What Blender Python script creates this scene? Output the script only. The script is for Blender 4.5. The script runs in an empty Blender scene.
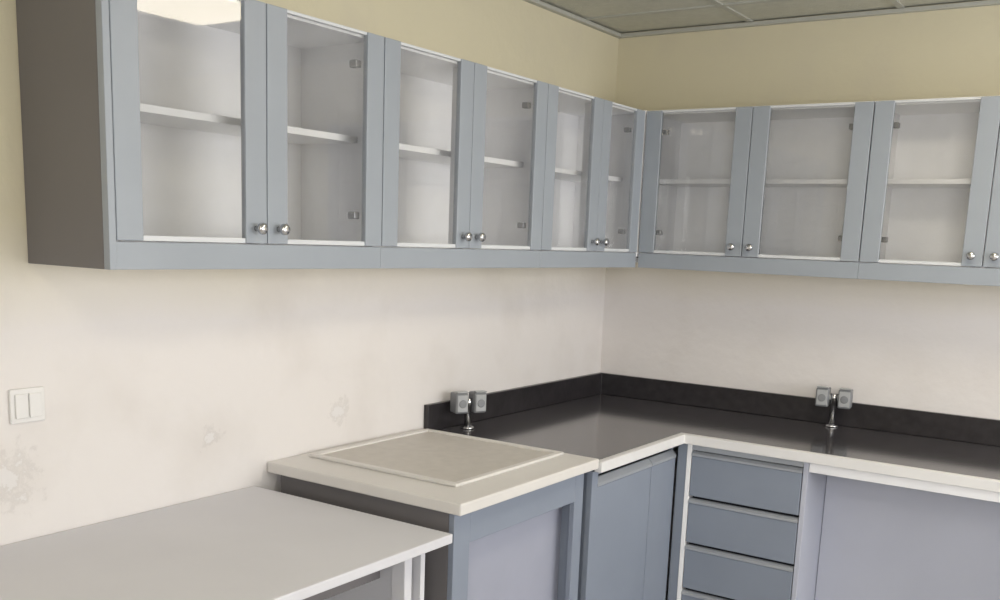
import bpy, bmesh, math
from mathutils import Vector, Matrix

S = bpy.context.scene
S.view_settings.view_transform = 'Standard'
S.view_settings.look = 'None'
S.view_settings.exposure = 0.0

def lin(r, g, b):
    def c(u):
        u /= 255.0
        return u/12.92 if u <= .04045 else ((u+.055)/1.055)**2.4
    return (c(r), c(g), c(b), 1)

# ------------------------------------------------------------ materials
def mat(name, col, rough=.5, metal=0., noise=0., nscale=8., bump=0., bscale=60., spec=.5, col2=None):
    m = bpy.data.materials.new(name); m.use_nodes = True
    nt = m.node_tree; b = nt.nodes['Principled BSDF']
    b.inputs['Base Color'].default_value = col
    b.inputs['Roughness'].default_value = rough
    b.inputs['Metallic'].default_value = metal
    b.inputs['Specular IOR Level'].default_value = spec
    tc = nt.nodes.new('ShaderNodeTexCoord')
    if noise > 0:
        n = nt.nodes.new('ShaderNodeTexNoise'); n.inputs['Scale'].default_value = nscale
        n.inputs['Detail'].default_value = 6
        nt.links.new(tc.outputs['Object'], n.inputs['Vector'])
        r = nt.nodes.new('ShaderNodeMapRange')
        r.inputs['From Min'].default_value = .3; r.inputs['From Max'].default_value = .7
        nt.links.new(n.outputs['Fac'], r.inputs['Value'])
        mx = nt.nodes.new('ShaderNodeMix'); mx.data_type = 'RGBA'
        c2 = col2 or tuple(max(0, c*(1-noise)) for c in col[:3])+(1,)
        mx.inputs['A'].default_value = col; mx.inputs['B'].default_value = c2
        nt.links.new(r.outputs['Result'], mx.inputs['Factor'])
        nt.links.new(mx.outputs['Result'], b.inputs['Base Color'])
    if bump > 0:
        n2 = nt.nodes.new('ShaderNodeTexNoise'); n2.inputs['Scale'].default_value = bscale
        n2.inputs['Detail'].default_value = 4
        nt.links.new(tc.outputs['Object'], n2.inputs['Vector'])
        bp = nt.nodes.new('ShaderNodeBump'); bp.inputs['Strength'].default_value = bump
        bp.inputs['Distance'].default_value = .01
        nt.links.new(n2.outputs['Fac'], bp.inputs['Height'])
        nt.links.new(bp.outputs['Normal'], b.inputs['Normal'])
    return m

def wall_material():
    m = bpy.data.materials.new('wall_paint'); m.use_nodes = True
    nt = m.node_tree; L = nt.links; b = nt.nodes['Principled BSDF']
    b.inputs['Roughness'].default_value = .75
    tc = nt.nodes.new('ShaderNodeTexCoord')
    sp = nt.nodes.new('ShaderNodeSeparateXYZ'); L.new(tc.outputs['Object'], sp.inputs[0])
    n0 = nt.nodes.new('ShaderNodeTexNoise'); n0.inputs['Scale'].default_value = 1.5
    L.new(tc.outputs['Object'], n0.inputs['Vector'])
    ad = nt.nodes.new('ShaderNodeMath'); ad.operation = 'MULTIPLY_ADD'
    ad.inputs[1].default_value = .12; L.new(n0.outputs['Fac'], ad.inputs[0]); L.new(sp.outputs['Z'], ad.inputs[2])
    r = nt.nodes.new('ShaderNodeMapRange'); r.inputs['From Min'].default_value = 1.42; r.inputs['From Max'].default_value = 1.68
    L.new(ad.outputs[0], r.inputs['Value'])
    mx = nt.nodes.new('ShaderNodeMix'); mx.data_type = 'RGBA'
    mx.inputs['A'].default_value = lin(222, 218, 216); mx.inputs['B'].default_value = lin(210, 203, 178)
    L.new(r.outputs['Result'], mx.inputs['Factor'])
    n1 = nt.nodes.new('ShaderNodeTexNoise'); n1.inputs['Scale'].default_value = 3.2; n1.inputs['Detail'].default_value = 8
    L.new(tc.outputs['Object'], n1.inputs['Vector'])
    r1 = nt.nodes.new('ShaderNodeMapRange'); r1.inputs['From Min'].default_value = .5; r1.inputs['From Max'].default_value = .75
    r1.inputs['To Max'].default_value = .25
    L.new(n1.outputs['Fac'], r1.inputs['Value'])
    m2 = nt.nodes.new('ShaderNodeMix'); m2.data_type = 'RGBA'; m2.inputs['B'].default_value = lin(188, 180, 172)
    L.new(r1.outputs['Result'], m2.inputs['Factor']); L.new(mx.outputs['Result'], m2.inputs['A'])
    col = m2.outputs['Result']
    n3 = nt.nodes.new('ShaderNodeTexNoise'); n3.inputs['Scale'].default_value = 24.; n3.inputs['Detail'].default_value = 7
    n3.inputs['Roughness'].default_value = .7
    L.new(tc.outputs['Object'], n3.inputs['Vector'])
    for (py, pz, rad) in ((-2.93, 1.0, .07), (-2.33, 1.02, .035), (-1.80, 1.03, .045)):
        vd = nt.nodes.new('ShaderNodeVectorMath'); vd.operation = 'DISTANCE'
        vd.inputs[1].default_value = (0, py, pz); L.new(tc.outputs['Object'], vd.inputs[0])
        dv = nt.nodes.new('ShaderNodeMath'); dv.operation = 'DIVIDE'; dv.inputs[1].default_value = rad
        L.new(vd.outputs['Value'], dv.inputs[0])
        sb = nt.nodes.new('ShaderNodeMath'); sb.operation = 'MULTIPLY_ADD'; sb.inputs[1].default_value = 5
        L.new(n3.outputs['Fac'], sb.inputs[0]); L.new(dv.outputs[0], sb.inputs[2])
        for (lo, hi, c, amt) in ((3.6, 2.9, (160, 154, 150), .28), (3.05, 2.75, (236, 235, 236), .45)):
            rr = nt.nodes.new('ShaderNodeMapRange'); rr.inputs['From Min'].default_value = lo; rr.inputs['From Max'].default_value = hi
            rr.inputs['To Max'].default_value = amt
            L.new(sb.outputs[0], rr.inputs['Value'])
            mm = nt.nodes.new('ShaderNodeMix'); mm.data_type = 'RGBA'; mm.inputs['B'].default_value = lin(*c)
            L.new(rr.outputs['Result'], mm.inputs['Factor']); L.new(col, mm.inputs['A']); col = mm.outputs['Result']
    L.new(col, b.inputs['Base Color'])
    n4 = nt.nodes.new('ShaderNodeTexNoise'); n4.inputs['Scale'].default_value = 18; n4.inputs['Detail'].default_value = 5
    L.new(tc.outputs['Object'], n4.inputs['Vector'])
    bp = nt.nodes.new('ShaderNodeBump'); bp.inputs['Strength'].default_value = .15; bp.inputs['Distance'].default_value = .02
    L.new(n4.outputs['Fac'], bp.inputs['Height']); L.new(bp.outputs['Normal'], b.inputs['Normal'])
    return m

def glass_material():
    m = bpy.data.materials.new('door_glass'); m.use_nodes = True
    nt = m.node_tree; L = nt.links
    for n in list(nt.nodes): nt.nodes.remove(n)
    out = nt.nodes.new('ShaderNodeOutputMaterial')
    tr = nt.nodes.new('ShaderNodeBsdfTransparent'); tr.inputs[0].default_value = (.99, .995, .995, 1)
    df = nt.nodes.new('ShaderNodeBsdfDiffuse'); df.inputs[0].default_value = lin(240, 241, 243)
    gl = nt.nodes.new('ShaderNodeBsdfGlossy'); gl.inputs['Roughness'].default_value = .02
    tc = nt.nodes.new('ShaderNodeTexCoord')
    n = nt.nodes.new('ShaderNodeTexNoise'); n.inputs['Scale'].default_value = 4; n.inputs['Detail'].default_value = 6
    L.new(tc.outputs['Object'], n.inputs['Vector'])
    r = nt.nodes.new('ShaderNodeMapRange'); r.inputs['From Min'].default_value = .3; r.inputs['From Max'].default_value = .7
    r.inputs['To Min'].default_value = .03; r.inputs['To Max'].default_value = .15
    L.new(n.outputs['Fac'], r.inputs['Value'])
    m1 = nt.nodes.new('ShaderNodeMixShader'); L.new(r.outputs['Result'], m1.inputs[0])
    L.new(tr.outputs[0], m1.inputs[1]); L.new(df.outputs[0], m1.inputs[2])
    fr = nt.nodes.new('ShaderNodeFresnel'); fr.inputs['IOR'].default_value = 1.6
    m2 = nt.nodes.new('ShaderNodeMixShader'); L.new(fr.outputs[0], m2.inputs[0])
    L.new(m1.outputs[0], m2.inputs[1]); L.new(gl.outputs[0], m2.inputs[2])
    L.new(m2.outputs[0], out.inputs[0])
    return m

def emis(name, col, st):
    m = bpy.data.materials.new(name); m.use_nodes = True
    b = m.node_tree.nodes['Principled BSDF']
    b.inputs['Base Color'].default_value = col
    b.inputs['Emission Color'].default_value = col
    b.inputs['Emission Strength'].default_value = st
    return m

M_wall = wall_material()
M_glass = glass_material()
M_blue = mat('grey_laminate', lin(153, 160, 169), .36, noise=.05, nscale=5)
M_blue_lo = mat('bluegrey_base_laminate', lin(134, 142, 156), .38, noise=.06, nscale=5)
M_lav = mat('pale_inner_panel', lin(184, 187, 200), .5, noise=.05, nscale=4)
M_lav2 = mat('bench_inner_panel', lin(160, 163, 178), .5, noise=.08, nscale=4)
M_end = mat('dark_end_panel_and_shade', lin(112, 109, 110), .5, noise=.08, nscale=3)  # cabinet end's own tone; painted shade on bench side and under table
M_white = mat('white_laminate', lin(248, 248, 250), .35, noise=.03, nscale=6)
M_shelf = mat('white_shelf', lin(252, 252, 253), .4, noise=.03)
M_rail = mat('door_rail_white', lin(208, 211, 215), .4, noise=.03)
M_edge = mat('countertop_edge_white', lin(222, 221, 221), .3, noise=.04)
M_black = mat('dark_worktop', lin(76, 74, 78), .12, noise=.2, nscale=9, spec=.9)
M_bs = mat('dark_backsplash', lin(46, 43, 46), .3, noise=.5, nscale=30, bump=.05)
M_cream = mat('cream_worktop', lin(215, 212, 208), .3, noise=.05, nscale=7)
M_tray = mat('stone_tray', lin(200, 195, 188), .45, noise=.1, nscale=25, bump=.06, bscale=200)
M_table = mat('table_laminate', lin(208, 208, 213), .4, noise=.05, nscale=4)
M_dark = mat('dark_plinth_gap_shade', lin(40, 42, 48), .7, noise=.1)  # dark plinth colour, also painted shade inside the gaps
M_chrome = mat('brushed_chrome', lin(200, 200, 202), .22, 1., noise=.05)
M_hinge = mat('hinge_metal', lin(130, 130, 132), .35, .9, noise=.05)
M_tapgrey = mat('socket_grey_plastic', lin(128, 130, 133), .35, noise=.08, nscale=20)
M_plate = mat('socket_plate', lin(164, 166, 168), .3, noise=.05)
M_switch = mat('switch_plastic', lin(226, 225, 224), .3, noise=.03)
M_alu = mat('aluminium_profile', lin(180, 184, 190), .3, .4, noise=.04)
M_ceil = mat('ceiling_tile', lin(196, 196, 185), .8, noise=.1, nscale=30, bump=.3, bscale=120)
M_tbar = mat('ceiling_grid_metal', lin(176, 177, 170), .5, noise=.03)
M_floor = mat('floor_tile', lin(190, 188, 184), .4, noise=.12, nscale=3)
M_frame = mat('window_frame_white', lin(230, 230, 230), .4, noise=.03)

# ------------------------------------------------------------ geometry helpers
def group(name):
    e = bpy.data.objects.new(name, None); S.collection.objects.link(e)
    e.empty_display_size = .1
    return e

def finish(bm, name, m, parent=None, bevel=0., smooth=False):
    me = bpy.data.meshes.new(name); bm.to_mesh(me); bm.free()
    o = bpy.data.objects.new(name, me); S.collection.objects.link(o)
    me.materials.append(m)
    if smooth:
        for p in me.polygons: p.use_smooth = True
    if bevel > 0:
        b = o.modifiers.new('bevel', 'BEVEL'); b.width = bevel; b.segments = 2; b.limit_method = 'ANGLE'
    if parent is not None: o.parent = parent
    return o

def addbox(bm, x0, x1, y0, y1, z0, z1):
    x0, x1 = sorted((x0, x1)); y0, y1 = sorted((y0, y1)); z0, z1 = sorted((z0, z1))
    v = [bm.verts.new((x, y, z)) for z in (z0, z1) for y in (y0, y1) for x in (x0, x1)]
    for f in ((0, 2, 3, 1), (4, 5, 7, 6), (0, 1, 5, 4), (2, 6, 7, 3), (0, 4, 6, 2), (1, 3, 7, 5)):
        bm.faces.new([v[i] for i in f])

def box(name, x0, x1, y0, y1, z0, z1, m, parent=None, bevel=.0015):
    bm = bmesh.new(); addbox(bm, x0, x1, y0, y1, z0, z1)
    return finish(bm, name, m, parent, bevel)

def boxes(name, lst, m, parent=None, bevel=.0015):
    bm = bmesh.new()
    for b in lst: addbox(bm, *b)
    return finish(bm, name, m, parent, bevel)

def lathe(name, prof, origin, axis, m, parent=None, seg=24):
    bm = bmesh.new(); rings = []
    ax = Vector(axis).normalized(); q = Vector((0, 0, 1)).rotation_difference(ax)
    for r, h in prof:
        rings.append([bm.verts.new(Vector(origin)+q @ Vector((r*math.cos(2*math.pi*i/seg), r*math.sin(2*math.pi*i/seg), h))) for i in range(seg)])
    for a, b in zip(rings, rings[1:]):
        for i in range(seg):
            bm.faces.new((a[i], a[(i+1) % seg], b[(i+1) % seg], b[i]))
    bm.faces.new(list(reversed(rings[0]))); bm.faces.new(rings[-1])
    o = finish(bm, name, m, parent, 0, True)
    return o

# ------------------------------------------------------------ room
H = 2.54; RX = 4.2; RY = -5.4
box('floor', -.1, RX+.1, RY-.1, .1, -.1, 0, M_floor, bevel=0)
box('wall_left', -.1, 0, RY-.1, .1, 0, H, M_wall, bevel=0)
box('wall_back', 0, RX, 0, .1, 0, H, M_wall, bevel=0)
fx0, fx1, wz0, wz1 = 2.3, 3.9, .95, 2.3
boxes('wall_front', [(0, fx0, RY-.1, RY, 0, H), (fx1, RX, RY-.1, RY, 0, H),
                     (fx0, fx1, RY-.1, RY, 0, wz0), (fx0, fx1, RY-.1, RY, wz1, H)], M_wall, bevel=0)
wl = [(fx0, fx1, RY-.08, RY-.02, wz0, wz0+.05), (fx0, fx1, RY-.08, RY-.02, wz1-.05, wz1)]
for k in range(3):
    xx = fx0+(fx1-fx0-.05)*k/2
    wl.append((xx, xx+.05, RY-.08, RY-.02, wz0+.05, wz1-.05))
boxes('added_fill_window', wl, M_frame, bevel=.003)  # added window behind the camera, put in to brighten the back wall
wy0, wy1 = -3.0, -.35
boxes('wall_right', [(RX, RX+.1, RY-.1, wy0, 0, H), (RX, RX+.1, wy1, .1, 0, H),
                     (RX, RX+.1, wy0, wy1, 0, wz0), (RX, RX+.1, wy0, wy1, wz1, H)], M_wall, bevel=0)
wl = [(RX+.02, RX+.08, wy0, wy1, wz0, wz0+.05), (RX+.02, RX+.08, wy0, wy1, wz1-.05, wz1)]
for k in range(4):
    yy = wy0+(wy1-wy0-.05)*k/3
    wl.append((RX+.02, RX+.08, yy, yy+.05, wz0+.05, wz1-.05))
boxes('window_1', wl, M_frame, bevel=.003)

box('ceiling', -.1, RX+.1, RY-.1, .1, H, H+.1, M_ceil, bevel=0)
gb = []
xs = []
x = .62
while x < RX: xs.append(x); x += .6
ys = []
y = -.33
while y > RY: ys.append(y); y -= .6
for x in xs: gb.append((x-.012, x+.012, RY, 0, H-.006, H))
for y in ys: gb.append((0, RX, y-.012, y+.012, H-.0065, H))
boxes('trim_1', gb, M_tbar, bevel=0)
boxes('trim_2', [(0, .025, RY, 0, H-.022, H-.007), (.025, RX, -.025, 0, H-.022, H-.007)], M_tbar, bevel=.001)

M_lamp = emis('lamp_diffuser', (1, .9, .72, 1), 13.0)
for i, (lx, ly) in enumerate([(1.56, -1.68), (1.56, -4.2)]):
    g = group('ceiling_light_panel')
    x0, x1, y0, y1 = lx, lx+.60, ly, ly+.60
    boxes('frame', [(x0, x1, y0, y0+.02, H-.05, H-.007), (x0, x1, y1-.02, y1, H-.05, H-.007),
                    (x0, x0+.02, y0+.02, y1-.02, H-.05, H-.007), (x1-.02, x1, y0+.02, y1-.02, H-.05, H-.007)], M_frame, g, .001)
    box('diffuser', x0+.02, x1-.02, y0+.02, y1-.02, H-.045, H-.03, M_lamp, g, 0)

# ------------------------------------------------------------ wall cabinets
ZB, ZT = 1.512, 2.157
ZV = 1.576
DU = .318
T = .018

def knob(o, axis, parent):
    lathe('knob', [(.0075, 0), (.006, .006), (.006, .012), (.011, .015), (.0145, .02), (.0145, .027), (.011, .031), (.004, .0325)], o, axis, M_chrome, parent)

def wall_cabinet(along, p0, p1, mid):
    g = group('wall_cabinet')
    F = DU-.02
    def B(a0, a1, d0, d1, z0, z1):
        if along == 'y': return (d0, d1, a0, a1, z0, z1)
        return (a0, a1, -d1, -d0, z0, z1)
    zc0 = ZV-.02
    boxes('carcass', [B(p0, p0+T, .002, F, zc0, ZT), B(p1-T, p1, .002, F, zc0, ZT),
                      B(p0+T, p1-T, .002, F, zc0, zc0+T), B(p0+T, p1-T, .002, F, ZT-T, ZT),
                      B(p0+T, p1-T, .002, .010, zc0+T, ZT-T)], M_white, g, .001)
    boxes('centre_post', [B(mid-.009, mid+.009, F-.06, F, zc0+T, ZT-T)], M_white, g, .001)
    boxes('shelf', [B(p0+T+.001, p1-T-.001, .012, F-.062, 1.865, 1.883)], M_shelf, g, .001)
    boxes('valance', [B(p0, p1, F-.012, DU-.004, ZB, ZV-.003)], M_blue, g, .0015)
    boxes('bottom_rail', [B(p0, p1, .002, F-.012, ZB+.02, zc0)], M_white, g, .0015)
    sw = .068
    for (a0, a1, kn) in ((p0+.0015, mid-.0015, 1), (mid+.0015, p1-.0015, 0)):
        boxes('door_stiles', [B(a0, a0+sw, F+.002, DU, ZV, ZT-.004), B(a1-sw, a1, F+.002, DU, ZV, ZT-.004)], M_blue, g, .002)
        boxes('door_rails', [B(a0+sw, a1-sw, F+.004, DU-.004, ZV, ZV+.012), B(a0+sw, a1-sw, F+.004, DU-.004, ZT-.012, ZT-.004)], M_rail, g, .001)
        bm = bmesh.new(); d = DU-.007
        c = [(a0+sw-.004, ZV+.010), (a1-sw+.004, ZV+.010), (a1-sw+.004, ZT-.011), (a0+sw-.004, ZT-.011)]
        vs = [bm.verts.new((d, a, z) if along == 'y' else (a, -d, z)) for a, z in c]
        bm.faces.new(vs)
        finish(bm, 'glass_pane', M_glass, g)
        ka = a1-.036 if kn else a0+.036
        knob((DU-.0005, ka, 1.613) if along == 'y' else (ka, -DU+.0005, 1.613), (1, 0, 0) if along == 'y' else (0, -1, 0), g)
        ha = a0+sw+.008 if kn else a1-sw-.008
        for hz in (1.66, 2.07):
            boxes('hinge', [B(ha-.014, ha+.008, F-.03, F-.004, hz-.010, hz+.010)], M_hinge, g, .003)
    return g

yb = [-2.86, -1.965, -1.09, -.322]
ymid = [-2.405, -1.535, -.682]
for i in range(3):
    wall_cabinet('y', yb[i]+(.018 if i == 0 else 0), yb[i+1]-.001, ymid[i])
g = group('cabinet_end_panel')
box('panel', .002, DU-.022, -2.8605, -2.8425, ZB, ZT, M_end, g)
box('front_edge', DU-.0215, DU, -2.8605, -2.8425, ZB, ZT, M_blue, g)
xb = [DU+.003, 1.237, 2.11]
xm = [.777, 1.66]
for i in range(2):
    wall_cabinet('x', xb[i], xb[i+1]-.001, xm[i])
g = group('corner_cabinet_box')
boxes('box', [(.002, DU-.004, -.318, -.302, ZV-.02, ZT), (.302, DU, -.301, -.002, ZV-.02, ZT),
              (.002, .301, -.301, -.002, ZT-T, ZT), (.002, .301, -.301, -.002, ZB+.02, ZB+.04)], M_white, g, .001)

# ------------------------------------------------------------ L-shaped worktop
CT = .90; TH = .036
XL = .752; YBk = -.692; XE = 3.1; YE = -1.352
g = group('laboratory_worktop')
def prism(name, poly, z0, z1, m, parent, bevel=0.):
    bm = bmesh.new()
    a = [bm.verts.new((x, y, z0)) for x, y in poly]; b = [bm.verts.new((x, y, z1)) for x, y in poly]
    n = len(poly)
    for i in range(n): bm.faces.new((a[i], a[(i+1) % n], b[(i+1) % n], b[i]))
    bm.faces.new(list(reversed(a))); bm.faces.new(b)
    bmesh.ops.recalc_face_normals(bm, faces=bm.faces)
    return finish(bm, name, m, parent, bevel)
w = .028
prism('slab', [(.002, YE), (XL-w, YE), (XL-w, YBk+w), (XE, YBk+w), (XE, -.002), (.002, -.002)], CT-TH, CT, M_black, g)
prism('edge_band', [(XL-w, YE), (XL, YE), (XL, YBk), (XE, YBk), (XE, YBk+w), (XL-w, YBk+w)], CT-TH, CT+.001, M_edge, g, .003)
prism('backsplash', [(.002, YE), (.022, YE), (.022, -.022), (XE, -.022), (XE, -.002), (.002, -.002)], CT+.0005, CT+.1, M_bs, g, .002)

# ------------------------------------------------------------ base cabinet, left wall
ZU = CT-TH-.001
FY = -.662
g = group('base_cabinet')
FX = .712
ye = FY-.01
box('side_near', .03, FX-.02, -1.335, -1.317, 0.002, ZU, M_blue_lo, g)
box('side_far', .03, FX-.02, ye, ye+.018, .1, ZU, M_blue_lo, g)
box('back', .03, .04, -1.316, ye-.001, .1, ZU, M_white, g)
box('bottom', .04, FX-.02, -1.316, ye-.001, .1, .118, M_white, g)
box('plinth', .06, FX-.06, -1.316, ye-.001, .002, .099, M_dark, g)
box('end_post', FX-.019, FX+.003, -1.345, -1.305, .002, ZU, M_blue_lo, g)
box('recess_shade', FX-.06, FX-.045, -1.304, ye, .79, ZU, M_dark, g)  # dark sheet painted as the shade behind the grip rail
box('grip_rail', FX-.04, FX+.002, -1.303, ye, .845, ZU, M_alu, g, .003)
for a0, a1 in ((-1.302, -.886), (-.881, ye)):
    box('door', FX-.018, FX, a0, a1, .105, .80, M_blue_lo, g, .002)
    prof = [(FX-.019, .802), (FX+.002, .802), (FX+.002, .812), (FX-.014, .83), (FX-.019, .83)]
    bm = bmesh.new()
    A = [bm.verts.new((x, a0, z)) for x, z in prof]; Bv = [bm.verts.new((x, a1, z)) for x, z in prof]
    for i in range(5): bm.faces.new((A[i], A[(i+1) % 5], Bv[(i+1) % 5], Bv[i]))
    bm.faces.new(A); bm.faces.new(list(reversed(Bv))); bmesh.ops.recalc_face_normals(bm, faces=bm.faces)
    finish(bm, 'pull_profile', M_alu, g)

# ------------------------------------------------------------ drawer unit
g = group('drawer_cabinet')
dx0, dx1 = .772, 1.218
box('side_left', dx0-.018, dx0, FY+.0, -.05, .002, ZU, M_white, g)
box('side_right', dx1-.012, dx1+.006, FY+.0, -.05, .002, ZU, M_lav, g)
box('corner_filler', FX+.003, dx0-.019, FY+.002, FY+.02, .002, ZU, M_blue_lo, g)
box('back', dx0, dx1-.013, -.06, -.05, .1, ZU, M_white, g)
box('plinth', dx0, dx1-.013, FY+.05, FY+.065, .002, .09, M_dark, g)
box('recess_shade', dx0, dx1-.013, FY+.04, FY+.055, .09, ZU, M_dark, g)  # dark sheet standing for shade in the gaps between drawers
box('top_rail', dx0+.001, dx1-.014, FY+.004, FY+.03, .838, ZU-.002, M_alu, g, .002)
zt = .828
for k in range(4):
    z1 = zt-.187*k; z0 = z1-.170
    box('drawer_front', dx0+.002, dx1-.015, FY, FY+.018, z0, z1-.012, M_blue_lo, g, .003)
    prof = [(FY+.019, z1-.011), (FY-.003, z1-.011), (FY-.003, z1-.003), (FY+.010, z1+.006), (FY+.019, z1+.006)]
    bm = bmesh.new()
    A = [bm.verts.new((dx0+.002, yy, z)) for yy, z in prof]; Bv = [bm.verts.new((dx1-.015, yy, z)) for yy, z in prof]
    for i in range(5): bm.faces.new((A[i], A[(i+1) % 5], Bv[(i+1) % 5], Bv[i]))
    bm.faces.new(A); bm.faces.new(list(reversed(Bv))); bmesh.ops.recalc_face_normals(bm, faces=bm.faces)
    finish(bm, 'pull_profile', M_alu, g)

# ------------------------------------------------------------ knee space + far base
g = group('knee_space_bench')
box('front_rail', dx1+.008, 2.25, FY+.0, FY+.018, .825, ZU, M_white, g)
box('back_panel', dx1+.008, 2.25, -.42, -.402, .05, ZU, M_lav, g)
box('side_panel', 2.251, 2.269, FY, -.05, .002, ZU, M_lav, g)
box('far_panel', XE-.04, XE-.022, FY, -.05, .002, ZU, M_lav, g)
box('far_front', 2.27, XE-.041, FY, FY+.018, .1, ZU, M_blue_lo, g)

# ------------------------------------------------------------ bench with raised tray
g = group('weighing_bench')
HX = .742; h0, h1 = -2.12, -1.355
HT = .912
box('top_slab', .002, HX, h0, h1, HT-.034, HT, M_cream, g, .004)
tx0, tx1, ty0, ty1 = .045, .625, -1.985, -1.385
boxes('tray_rim', [(tx0, tx1, ty0, ty0+.022, HT, HT+.010), (tx0, tx1, ty1-.022, ty1, HT, HT+.010),
                   (tx0, tx0+.022, ty0+.022, ty1-.022, HT, HT+.010), (tx1-.022, tx1, ty0+.022, ty1-.022, HT, HT+.010)], M_cream, g, .003)
box('tray_surface', tx0+.022, tx1-.022, ty0+.022, ty1-.022, HT, HT+.004, M_tray, g, 0)
zu = HT-.035
s0, s1 = h0+.03, h1-.02
hx = .70
box('side_near', .03, hx-.02, s0, s0+.018, .002, zu, M_end, g)  # blue-grey side given a dark colour to stand for its shade
box('side_far', .03, hx-.02, s1-.018, s1, .002, zu, M_blue_lo, g)
boxes('front_frame', [(hx-.019, hx, s0, s0+.075, .002, zu), (hx-.019, hx, s1-.055, s1, .002, zu),
                      (hx-.019, hx, s0+.075, s1-.055, zu-.105, zu)], M_blue_lo, g, .002)
box('back_panel', .20, .218, s0+.018, s1-.018, .1, zu, M_lav, g)
box('bottom_panel', .22, hx-.02, s0+.018, s1-.018, .1, .118, M_lav, g)
box('inner_panel', .62, .632, s0+.0185, s1-.0185, .119, zu-.03, M_lav2, g)

# ------------------------------------------------------------ low table
g = group('side_table')
zt = .846; te = -2.172
box('top', .003, .757, -4.0, te, zt-.026, zt, M_table, g, .003)
box('end_panel', .03, .70, te-.06, te-.042, .002, zt-.027, M_table, g)
box('leg_post', .655, .70, te-.125, te-.095, .002, zt-.027, M_table, g, .003)
box('far_end_panel', .03, .70, -3.96, -3.942, .002, zt-.027, M_table, g)
box('apron', .60, .618, -3.94, te-.126, zt-.12, zt-.027, M_end, g)  # apron and back panel coloured dark for the shade under the top
box('back_panel', .05, .062, -3.94, te-.061, .2, zt-.027, M_end, g)

# ------------------------------------------------------------ pedestal sockets
def pedestal(x, y, zrot, spread, post):
    g = group('bench_pedestal_socket')
    z = CT+.0002
    lathe('base_flange', [(.026, 0), (.026, .006), (.020, .010), (.014, .012)], (0, 0, 0), (0, 0, 1), M_chrome, g)
    lathe('post', [(.013, .010), (.013, post), (.016, post+.002), (.016, post+.028), (.008, post+.03)], (0, 0, 0), (0, 0, 1), M_chrome, g, 20)
    boxes('cross_bar', [(-spread, spread, -.010, .010, post+.004, post+.024)], M_plate, g, .003)
    for s in (-1, 1):
        c = s*spread
        box('socket_box', c-.026, c+.026, -.03, .028, post-.026, post+.052, M_tapgrey, g, .007)
        box('socket_plate', c-.021, c+.021, -.034, -.0305, post-.018, post+.044, M_plate, g, .0015)
        lathe('socket_well', [(.0155, 0), (.0155, .001), (.013, .0012)], (c, -.0345, post+.012), (0, -1, 0), M_tapgrey, g, 20)
        box('hinge_cap', c-.023, c+.023, -.036, -.01, post+.0525, post+.058, M_plate, g, .002)
    g.location = (x, y, z); g.rotation_euler = (0, 0, zrot)
pedestal(.085, -1.19, math.radians(62), .038, .088)
pedestal(1.13, -.075, math.radians(8), .044, .108)

# ------------------------------------------------------------ wall switch
g = group('light_switch')
box('plate', .0005, .009, -2.925, -2.838, 1.135, 1.218, M_switch, g, .003)
box('rocker_near', .0092, .014, -2.915, -2.883, 1.147, 1.206, M_switch, g, .002)
box('rocker_far', .0092, .014, -2.880, -2.848, 1.147, 1.206, M_switch, g, .002)

# ------------------------------------------------------------ light
W = bpy.data.worlds.new('world'); S.world = W; W.use_nodes = True
nt = W.node_tree
sky = nt.nodes.new('ShaderNodeTexSky'); sky.sky_type = 'NISHITA'; sky.sun_disc = False
sky.sun_elevation = math.radians(40)
nt.links.new(sky.outputs[0], nt.nodes['Background'].inputs[0])
nt.nodes['Background'].inputs[1].default_value = .12

def area(name, loc, rot, sx, sy, power, col):
    l = bpy.data.lights.new(name, 'AREA'); l.shape = 'RECTANGLE'; l.size = sx; l.size_y = sy
    l.energy = power; l.color = col
    o = bpy.data.objects.new(name, l); S.collection.objects.link(o)
    o.location = loc; o.rotation_euler = rot
    return o
area('window_daylight', (RX+.25, (wy0+wy1)/2, (wz0+wz1)/2), (0, math.radians(90), 0), wz1-wz0+.1, wy1-wy0+.1, 95, (1.0, .985, .98))
area('added_fill_light', ((fx0+fx1)/2, RY-.25, (wz0+wz1)/2), (math.radians(90), 0, 0), fx1-fx0+.1, wz1-wz0+.1, 74, (1.0, .985, .98))  # added fill through the front window, for surfaces facing the camera

# ------------------------------------------------------------ camera
yaw, pit, rol = map(math.radians, (33.874, 10.435, 2.172))
fw = Vector((-math.sin(yaw)*math.cos(pit), math.cos(yaw)*math.cos(pit), -math.sin(pit)))
r = Vector((math.cos(yaw), math.sin(yaw), 0)); u = r.cross(fw)
r2 = r*math.cos(rol)+u*math.sin(rol); u2 = -r*math.sin(rol)+u*math.cos(rol)
cd = bpy.data.cameras.new('camera'); cam = bpy.data.objects.new('camera', cd); S.collection.objects.link(cam)
cam.matrix_world = Matrix(((r2.x, u2.x, -fw.x, 2.250), (r2.y, u2.y, -fw.y, -4.195), (r2.z, u2.z, -fw.z, 1.610), (0, 0, 0, 1)))
cd.sensor_width = 36; cd.lens = 995.4*36/1000; cd.shift_y = (422.3-300)/1000
cd.clip_start = .05
S.camera = cam
